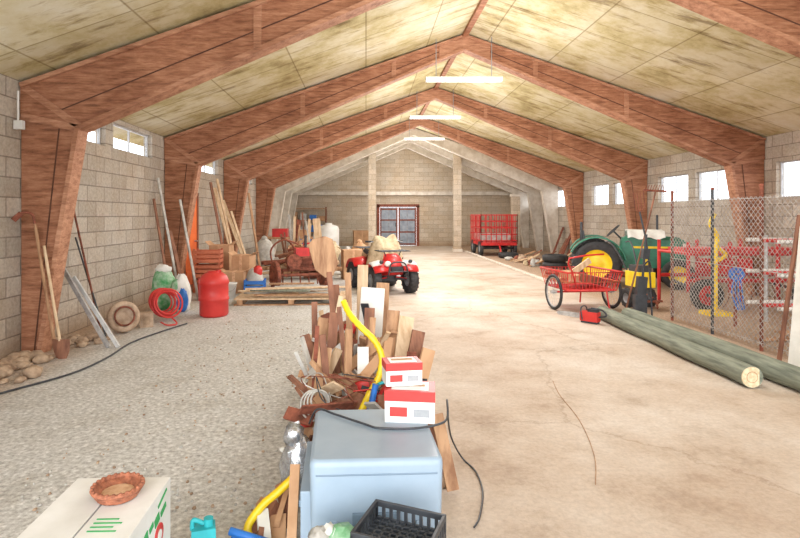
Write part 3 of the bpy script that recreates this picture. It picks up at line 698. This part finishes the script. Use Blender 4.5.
# ------------------------------------------------------------------ ATV
def atv(loc, rz):
    g = MB('quad_bike', loc, rz)
    for x in (-.42, .42):
        for y, r, w in ((-.62, .29, .2), (.6, .3, .26)):
            wheel(g, (x, y, r), (1, 0, 0), r, w, m_gray, .5, 18)
            g.cyl((x*.2, y, .32), (x*.8, y, r), .025, m_blackp)
    def sec(y, w, z0, z1):
        return [(-w, y, z0), (w, y, z0), (w*1.05, y, (z0+z1)/2), (w*.7, y, z1), (-w*.7, y, z1), (-w*1.05, y, (z0+z1)/2)]
    g.loft([sec(-.85, .12, .5, .62), sec(-.75, .2, .42, .78), sec(-.4, .22, .36, .9), sec(-.1, .17, .34, .84), sec(.3, .17, .36, .76), sec(.8, .17, .5, .78)], m_red)
    g.loft([sec(-.05, .12, .74, .9), sec(.1, .16, .72, .86), sec(.5, .18, .74, .87), sec(.78, .16, .76, .9)], m_blackp)
    g.box((0, .0, .32), (.3, 1.0, .14), m_blackp); g.box((0, .05, .42), (.26, .4, .2), m_gray)
    def fender(y, x0, x1, r, a0, a1, mt):
        n = 12
        secs = []
        for i in range(n+1):
            a = math.radians(a0+(a1-a0)*i/n)
            cy = y-r*math.cos(a); cz = .3+r*math.sin(a); c2y = y-(r-.025)*math.cos(a); c2z = .3+(r-.025)*math.sin(a)
            secs.append([(x0, cy, cz+.03), (x1, cy, cz-.02), (x1, c2y, c2z-.03), (x0, c2y, c2z)])
        g.loft(secs, mt)
    for sg in (-1, 1):
        fender(-.6, sg*.16, sg*.5, .38, 35, 135, m_red); fender(.6, sg*.16, sg*.54, .4, 40, 155, m_red)
        fender(-.6, sg*.3, sg*.51, .395, 60, 95, m_white)
        g.box((sg*.33, 0, .3), (.2, .5, .03), m_blackp)
        g.ell((sg*.19, -.84, .66), (.075, .05, .06), m_white); g.ell((sg*.33, -.84, .7), (.05, .03, .04), m_blackp)
        g.tube([(sg*.1, -.32, .88), (sg*.14, -.3, 1.02), (sg*.3, -.24, 1.1), (sg*.4, -.18, 1.1)], .014, m_blackp)
        g.cyl((sg*.33, -.21, 1.1), (sg*.44, -.15, 1.1), .022, m_black); g.tube([(sg*.3, -.28, 1.1), (sg*.38, -.33, 1.09)], .006, m_steel, sub=1)
        g.cyl((sg*.25, -.55, .38), (sg*.16, -.45, .74), .03, m_red)
        g.tube([(sg*.1, -.6, .35), (sg*.34, -.62, .3)], .02, m_red, sub=1)
    g.tube([(-.2, -.84, .38), (-.22, -.96, .45), (-.16, -.95, .66), (0, -.95, .7), (.16, -.95, .66), (.22, -.96, .45), (.2, -.84, .38)], .016, m_blackp)
    g.tube([(-.2, -.96, .5), (.2, -.96, .5)], .014, m_blackp, sub=1)
    g.box((0, -.88, .54), (.26, .04, .12), m_blackp)
    for y0, y1, z in ((-.85, -.42, .92), (.5, .98, .92)):
        for i in range(5): g.tube([(-.32, y0+(y1-y0)*i/4, z), (.32, y0+(y1-y0)*i/4, z)], .01, m_blackp, sub=1, n=6)
        for x in (-.32, 0, .32): g.tube([(x, y0, z), (x, y1, z)], .011, m_blackp, sub=1, n=6)
        for x in (-.2, .2): g.tube([(x, (y0+y1)/2, z), (x*.6, (y0+y1)/2, .74)], .011, m_blackp, sub=1, n=6)
    # canvas cover hung over the handlebars and seat
    def cov(u, v):
        y = -.55+1.3*v; k_ = math.exp(-((v-.26)/.2)**2)
        wd = .24+.25*k_
        t = 2*u-1
        drop = abs(t)**2.2
        ridge = .94+.25*k_-.03*v
        peak = .16*k_*math.exp(-((abs(t)-.5)/.25)**2)
        bot = .76-.08*math.sin(9*v+3*u)-.12*k_
        if v < .12: ridge -= (.12-v)*1.2; bot -= (.12-v)*1.0
        return (wd*t*(1-.12*drop), y, ridge*(1-drop)+bot*drop+peak+.016*math.sin(26*u+13*v))
    g.sheet(34, 30, cov, m_beige)
    return g.done(0, .95)
atv((.33, 11.55, 0), math.radians(20))

# ------------------------------------------------------------------ logs
def log(name, x, ya, yb, r, x2=None):
    g = MB(name); x2 = x if x2 is None else x2; n = 9
    pts = [(x+(x2-x)*i/n+.012*math.sin(i*1.7), ya+(yb-ya)*i/n, r+.004) for i in range(n+1)]
    g.tube(pts, r, m_greyw, 20, sub=3)
    g.cyl((pts[0][0], ya-.004, r+.004), (pts[0][0], ya+.02, r+.004), r*.96, m_logend, n=20)
    g.ring((pts[0][0], ya-.004, r+.004), (0, 1, 0), r*.5, .003, m_wood, 20, 5)
    g.done()
log('timber_log', 3.56, 4.98, 8.3, .1, 3.62)
log('timber_log', 3.95, 4.0, 8.1, .105, 3.92)
g = MB('chainsaw', (3.32, 8.0, 0), 2.3)
g.box((0, 0, .1), (.26, .12, .14), m_redpl); g.box((-.05, 0, .19), (.14, .09, .05), m_blackp); g.tube([(-.13, 0, .1), (-.24, 0, .14), (-.18, 0, .21), (-.02, 0, .22)], .014, m_blackp)
g.prism([(.12, .05), (.5, .06), (.54, .09), (.5, .12), (.12, .13)], -.006, .006, m_steel); g.tube([(.08, -.08, .05), (.1, -.08, .22), (.1, .08, .22), (.08, .08, .05)], .01, m_blackp); g.box((0, 0, .03), (.24, .1, .06), m_blackp)
g.done(.012)

# ------------------------------------------------------------------ red hand cart
g = MB('red_hand_cart', (3.68, 9.3, 0), .12)
def spoke(c, r):
    g.ring(c, (1, 0, 0), r-.025, .025, m_black, 30, 8); g.ring(c, (1, 0, 0), r-.055, .01, m_steel, 30, 6)
    g.cyl((c[0]-.05, c[1], c[2]), (c[0]+.05, c[1], c[2]), .028, m_steel)
    for i in range(14):
        t = 2*math.pi*i/14; g.tube([c, (c[0], c[1]+(r-.05)*math.cos(t), c[2]+(r-.05)*math.sin(t))], .003, m_steel, 4, sub=1)
spoke((-.52, -.1, .3), .3); spoke((.52, -.1, .3), .3)
g.cyl((-.52, -.1, .3), (.52, -.1, .3), .016, m_red)
for z, wx, wy in ((.36, .42, .42), (.5, .45, .46), (.66, .48, .5)):
    g.tube([(-wx, -wy, z), (wx, -wy, z), (wx, wy, z), (-wx, wy, z)], .016, m_orc if z == .5 else m_redpl, sub=1, closed=True)
for i in range(15):
    u = -.42+.84*i/14
    for sy in (-1, 1): g.tube([(u, sy*.42, .36), (u*1.14, sy*.5, .66)], .006, m_redpl, 5, sub=1)
    for sx in (-1, 1): g.tube([(sx*.42, u, .36), (sx*.48, u*1.14, .66)], .006, m_redpl, 5, sub=1)
    g.tube([(u, -.42, .36), (u, .42, .36)], .004, m_red, 5, sub=1)
g.b2((-.42, -.42, .345), (.42, .42, .355), m_redpl)
g.tube([(-.3, -.45, .42), (-.48, -.65, .7), (-.58, -.75, .92), (.0, -.75, .98)], .014, m_red, sub=2)
g.tube([(.25, -.4, .36), (.25, -.5, .02)], .014, m_red, sub=1); g.tube([(.25, .4, .36), (.25, .45, .02)], .014, m_red, sub=1)
g.box((.1, .1, .52), (.45, .4, .12), m_wood3, (.1, .2, .3)); g.box((-.15, .0, .56), (.3, .3, .1), m_card, (.2, 0, .5)); g.plank((-.3, .1, .45), (.3, .2, .8), .1, .03, m_wood2)
g.done()

# ------------------------------------------------------------------ green tractor (forward +X)
g = MB('green_tractor', (6.0, 12.35, 0), math.radians(-20))
for y in (-.6, .6):
    wheel(g, (-.7, y, .52), (0, 1, 0), .52, .26, m_yellow, .6, 20); wheel(g, (.9, y*.9, .32), (0, 1, 0), .32, .16, m_yellow, .6, 0)
    secs = []
    for i in range(13):
        a = math.radians(10+145*i/12)
        p = (-.7+.6*math.cos(a), .52+.6*math.sin(a)); q = (-.7+.57*math.cos(a), .52+.57*math.sin(a))
        secs.append([(p[0], y-.17, p[1]), (p[0], y+.17, p[1]), (q[0], y+.17, q[1]), (q[0], y-.17, q[1])])
    g.loft(secs, m_green)
g.cyl((-.7, -.5, .52), (-.7, .5, .52), .1, m_green); g.cyl((.9, -.5, .32), (.9, .5, .32), .04, m_green)
def ts(x, w, z0, z1): return [(x, -w, z0), (x, w, z0), (x, w, z1-.08), (x, w*.7, z1), (x, -w*.7, z1), (x, -w, z1-.08)]
g.loft([ts(-.9, .2, .4, .68), ts(-.2, .2, .4, .7), ts(-.15, .24, .4, 1.08), ts(.1, .26, .42, 1.18), ts(1.0, .24, .42, 1.1), ts(1.15, .22, .45, 1.0)], m_green, False)
g.box((1.16, 0, .75), (.03, .34, .4), m_blackp)
for z in range(7): g.box((1.18, 0, .58+z*.055), (.02, .32, .015), m_yellow)
for y in (-.26, .26): g.cyl((1.05, y, .92), (1.17, y, .92), .06, m_white); g.box((.5, y*.98, .88), (.9, .012, .05), m_yellow)
g.cyl((.6, .1, 1.1), (.6, .1, 1.6), .025, m_blackp)
g.cyl((-.1, 0, 1.0), (-.3, 0, 1.22), .02, m_blackp); g.ring((-.32, 0, 1.24), (-.7, 0, .7), .18, .014, m_blackp)
g.box((-.75, 0, .9), (.4, .42, .08), m_blackp); g.box((-.96, 0, 1.08), (.07, .42, .32), m_blackp, (0, -.15, 0)); g.cyl((-.75, 0, .66), (-.75, 0, .88), .05, m_blackp)
for y in (-.55, .55): g.tube([(-1.0, y*.75, .7), (-1.0, y*.75, 1.42)], .02, m_blackp, sub=1)
g.tube([(-1.0, -.41, 1.42), (-1.0, .41, 1.42)], .02, m_blackp, sub=1)
g.sheet(20, 16, lambda u, v: (-.05+.75*u, (v-.5)*.7, 1.25-.5*max(0, abs(v-.5)*2-.6)**1.2+.025*math.sin(14*u+9*v)), m_foam)
g.done(.008)

# ------------------------------------------------------------------ rotary tiller and tools
g = MB('rotary_tiller', (4.72, 9.3, 0), .1)
g.box((0, 0, .5), (.3, .4, .26), m_yellow); g.box((0, 0, .68), (.24, .28, .12), m_blackp); g.box((0, -.02, .3), (.16, .3, .2), m_blackp)
wheel(g, (-.2, .05, .17), (1, 0, 0), .17, .08, m_gray, .5, 10); wheel(g, (.2, .05, .17), (1, 0, 0), .17, .08, m_gray, .5, 10)
g.cyl((-.2, .05, .17), (.2, .05, .17), .02, m_steel)
for i in range(8):
    a = i*.8; g.plank((-.18+i*.05, -.3, .16), (-.18+i*.05, -.3+.13*math.cos(a), .16+.13*math.sin(a)), .03, .01, m_rust)
g.cyl((-.2, -.3, .16), (.2, -.3, .16), .02, m_rust); g.cyl((0, -.3, .16), (0, -.1, .4), .04, m_blackp)
for s_ in (-1, 1): g.tube([(s_*.08, .15, .5), (s_*.15, .4, .9), (s_*.2, .6, 1.1), (s_*.2, .75, 1.1)], .014, m_blackp)
g.cyl((.1, 0, .7), (.1, 0, .88), .04, m_yellow); g.done(.008)
g = MB('garden_rake')
g.tube([(4.2, 8.75, .02), (4.46, 8.72, 1.1), (4.66, 8.68, 2.0)], .014, m_wood3, sub=3); g.plank((4.46, 8.68, 2.0), (4.84, 8.7, 1.98), .03, .02, m_rust)
for i in range(9): g.tube([(4.48+i*.042, 8.68, 1.99), (4.48+i*.042, 8.62, 2.08)], .005, m_rust, 5, sub=1)
g.done()
g = MB('pitchfork'); g.tube([(4.45, 8.4, .02), (4.4, 8.42, 1.0), (4.28, 8.45, 1.65)], .014, m_blackp, sub=3)
for i in range(4): g.tube([(4.28, 8.45, 1.65), (4.22+i*.045, 8.45, 1.72), (4.2+i*.05, 8.47, 1.95)], .006, m_rust, 5)
g.done()
g = MB('black_strimmer', (4.22, 8.32, 0)); g.cyl((0, 0, .12), (.12, .04, 1.3), .018, m_blackp); g.box((.01, .02, .2), (.18, .1, .34), m_blackp); g.box((.0, -.0, .03), (.26, .12, .06), m_blackp); g.box((.1, .03, 1.0), (.1, .08, .16), m_blackp, (0, .12, 0)); g.tube([(.06, .03, .8), (.08, -.1, .9), (.18, .03, .8)], .012, m_blackp)
g.box((.03, .02, .5), (.14, .09, .3), m_blackp, (0, .1, 0)); g.done(.01)

# ------------------------------------------------------------------ chain link fence
g = MB('chain_link_fence')
ya, yb, za, zb, fx = 4.6, 8.2, .06, 1.82, 4.62
sp = .075
def clip(c, sg):
    pts = []
    for y in (ya, yb):
        z = za+sg*(y-c)
        if za <= z <= zb: pts.append((y, z))
    for z in (za, zb):
        y = c+sg*(z-za)
        if ya <= y <= yb: pts.append((y, z))
    return pts
c = ya-(zb-za)
while c < yb+(zb-za):
    for sg in (1, -1):
        p = clip(c, sg)
        if len(p) >= 2:
            p.sort(); a, b = p[0], p[-1]
            if abs(a[0]-b[0]) > .02: g.tube([(fx+.003*sg, a[0], a[1]), (fx+.003*sg, b[0], b[1])], .0045, m_wire, 4, sub=1)
    c += sp
for y in (4.62, 6.35, 7.25, 8.2):
    g.cyl((fx+.03, y, 0), (fx+.03, y, 1.95), .02, m_rust if y != 7.25 else m_blackp, n=10); g.ell((fx+.03, y, 1.95), (.028, .028, .02), m_rust, 8, 6)
for z in (.1, .95, 1.8): g.tube([(fx, ya, z), (fx, yb, z)], .005, m_wire, 5, sub=1)
g.done()
g = MB('white_panel_board'); g.plank((4.3, 5.3, 0.0), (4.55, 5.45, 1.5), .4, .025, m_foam, math.pi/2); g.plank((4.4, 5.76, .0), (4.56, 5.68, 1.6), .05, .02, m_wood3, math.pi/2); g.done(.003)

g = MB('red_hay_rake', (6.5, 9.5, 0), .0)
for z in (.5, .95):
    for y in (-.45, .45): g.tube([(-1.1, y, z), (1.1, y, z)], .035, m_red, sub=1)
for x in (-1.1, -.4, .4, 1.1):
    g.tube([(x, -.45, .3), (x, -.45, 1.15)], .03, m_red, sub=1); g.tube([(x, .45, 0), (x, .45, 1.15)], .03, m_red, sub=1); g.tube([(x, -.45, .95), (x, .45, .95)], .03, m_red, sub=1)
g.box((0, 0, 1.0), (2.1, .5, .06), m_redpl); g.box((-.5, -.48, .75), (.9, .03, .25), m_red)
for x in (-.85, .85): wheel(g, (x, -.55, .27), (0, 1, 0), .27, .12, m_red, .6)
g.cyl((-.85, -.6, .27), (-.85, .45, .4), .03, m_blackp); g.cyl((.85, -.6, .27), (.85, .45, .4), .03, m_blackp)
for i in range(12): g.tube([(-1.05+i*.19, -.45, .5), (-1.05+i*.19, -.55, .25), (-1.05+i*.19, -.4, .05)], .009, m_rust, 5)
g.done(.004)
g = MB('yellow_lifting_hook', (5.6, 8.65, 0)); g.tube([(0, .0, 0), (0, 0, .9), (.02, 0, 1.25), (-.08, 0, 1.45), (-.02, 0, 1.62)], .034, m_yellow); g.tube([(0, 0, 1.1), (.16, 0, .95), (-.1, 0, .82)], .03, m_yellow); g.box((0, 0, .03), (.36, .3, .06), m_yellow); g.done()
g = MB('steel_scaffold_rack', (6.7, 7.6, 0))
for x in (-.7, .8):
    for y in (-.5, .5): g.cyl((x, y, 0), (x, y, 1.3), .025, m_steel, n=10)
for z in (.3, .75, 1.2):
    for y in (-.5, .5): g.cyl((-.7, y, z), (.8, y, z), .02, R.choice([m_steel, m_red]), n=8)
    for i in range(3): g.cyl((-1.2, -.4+i*.3, z+.045), (1.0-.1*i, -.4+i*.3, z+.045), .028, [m_white, m_redpl, m_white][i], n=8)
    for x in (-.7, .8): g.cyl((x, -.5, z), (x, .5, z), .02, m_steel, n=8)
g.done()
g = MB('blue_rope')
g.cyl((5.3, 7.75, 0), (5.3, 7.75, 1.0), .022, m_rust)
for i in range(4): g.ring((5.3, 7.71+.005*i, .72+.012*i), (1, 1.5, .1), .06+.01*i, .009, m_blue, 20, 6, 1)
for i in range(4): g.tube([(5.27+.02*i, 7.7, .75), (5.2+.05*i, 7.68, .5), (5.28+.03*i, 7.66, .25)], .008, m_blue)
g.done()
g = MB('scrap_board_stack')
for i in range(16):
    y = R.uniform(5.2, 6.9); z = .02+.03*(i % 4)
    g.plank((4.95+R.uniform(0, .3), y, z), (6.4+R.uniform(0, .9), y+R.uniform(-.15, .15), z+.01), .12, .025, R.choice([m_wood, m_wood2, m_wood3]), math.pi/2)
g.done()
def tyres(x, y, zs):
    g = MB('old_tyre_stack' if len(zs) > 1 else 'old_tyre', (x, y, 0))
    for z in zs: g.lathe([(.2, z-.09), (.3, z-.11), (.36, z-.07), (.37, z), (.36, z+.07), (.3, z+.1), (.2, z+.09), (.19, z), (.2, z-.09)], (0, 0, 0), (0, 0, 1), m_black)
    g.done()
tyres(5.6, 16.0, (.11, .33)); tyres(5.3, 20.1, (.11,))
for ya_, yb_ in ((13.9, 14.8), (16.6, 19.2)):
    g = MB('scrap_heap')
    for i in range(int(34*(yb_-ya_)/2+12)):
        y = R.uniform(ya_, yb_); x = R.uniform(4.9, 6.9)
        if R.random() < .5:
            g.ell((x, y, .06), (R.uniform(.05, .2),)*2+(R.uniform(.06, .22),), R.choice([m_rock, m_wood3, m_bag, m_rust, m_beige]), 8, 6, .2, .06)
        else:
            a = R.uniform(-.5, .5); L = R.uniform(.4, .9)
            g.plank((x, y, .03), (min(7.1, x+L*math.cos(a)), min(yb_, max(ya_, y+L*math.sin(a))), .03+R.uniform(0, .4)), .12, .03, R.choice([m_wood, m_wood3, m_wood2, m_greyw]), 1.5)
    g.done()
for ya_ in (15.7, 20.1):
    g = MB('leaning_scrap_boards')
    for i in range(4):
        y = ya_+i*.45
        g.plank((7.5-R.uniform(0, .1), y, 0), (7.84, y+R.uniform(-.1, .1), R.uniform(.6, 1.2)), R.choice([.08, .15, .25]), .03, R.choice([m_wood, m_wood3, m_wood2, m_rust]), math.pi/2)
    g.done()
g = MB('kerb_stones')
for i in range(16): g.b2((4.28, 11.5+i*.75, 0), (4.4, 12.2+i*.75, .05), m_concb)
g.done(.01)
g = MB('red_farm_wagon', (5.15, 21.9, 0))
for x in (-.65, .65):
    for y in (-.7, .7): wheel(g, (x, y, .3), (1, 0, 0), .3, .14, m_gray, .5)
g.box((0, 0, .48), (1.4, 2.0, .12), m_red); g.cyl((-.65, -.7, .3), (.65, -.7, .3), .04, m_blackp); g.cyl((-.65, .7, .3), (.65, .7, .3), .04, m_blackp)
for y in (-1.0, 1.0):
    for i in range(8): g.box((-.7+i*.2, y, 1.05), (.03, .03, 1.15), m_red)
    for z in (.6, .85, 1.1, 1.35, 1.6): g.box((0, y, z), (1.44, .03, .04), m_red)
for x in (-.7, .7):
    for i in range(8): g.box((x, -1.0+i*.285, 1.05), (.03, .03, 1.15), m_red)
    for z in (.6, 1.1, 1.6): g.box((x, 0, z), (.03, 2.0, .05), m_red)
g.box((0, .2, .7), (1.2, 1.2, .3), m_bag); g.tube([(0, -1.0, .45), (0, -1.2, .3), (0, -1.3, .05)], .035, m_red)
g.done()
g = MB('string_on_floor'); g.tube([(1.8, 5.2, .004), (1.72, 4.8, .004), (1.66, 4.2, .004), (1.52, 3.6, .004), (1.36, 3.2, .004)], .0025, m_wood); g.done()
g = MB('gravel_stones')
for i in range(450):
    x = R.uniform(-2.1, -.56); y = 2.9+6*R.random()**1.3; r = R.uniform(.005, .012)
    g.ell((x, y, r*.4), (r, r*1.2, r*.8), R.choice([m_rock, m_bag]), 6, 4, .2, r*.4)
g.done()

# ------------------------------------------------------------------ light
w = bpy.data.worlds.new('World'); scene.world = w; w.use_nodes = True
bg = w.node_tree.nodes['Background']; bg.inputs[0].default_value = (.94, .97, 1, 1); bg.inputs[1].default_value = 3.6
s = bpy.data.lights.new('sun', 'SUN'); s.energy = 2.1; s.angle = math.radians(40); s.color = (1, .95, .9)
o = bpy.data.objects.new('sun', s); o.rotation_euler = (math.radians(76), 0, math.radians(-6)); scene.collection.objects.link(o)
for y, z, e in ((5, 3.5, 160), (9, 3.3, 180), (13, 3.3, 185), (17.5, 3.3, 185), (22, 3.3, 190), (26, 3.2, 130)):  # soft fill lamps added to brighten each bay, no fittings behind them
    p = bpy.data.lights.new('bay_fill', 'POINT'); p.energy = e; p.shadow_soft_size = .9; p.color = (1, .965, .94)
    o = bpy.data.objects.new('bay_fill', p); o.location = (2.0, y, z); scene.collection.objects.link(o)

cam = bpy.data.cameras.new('camera'); co = bpy.data.objects.new('camera', cam); scene.collection.objects.link(co)
co.location = (0, 0, 1.6); co.rotation_euler = (math.pi/2, 0, 0)
cam.sensor_width = 36; cam.lens = 24.3; cam.shift_x = 34/800; cam.shift_y = -54/800; cam.clip_start = .05
scene.camera = co
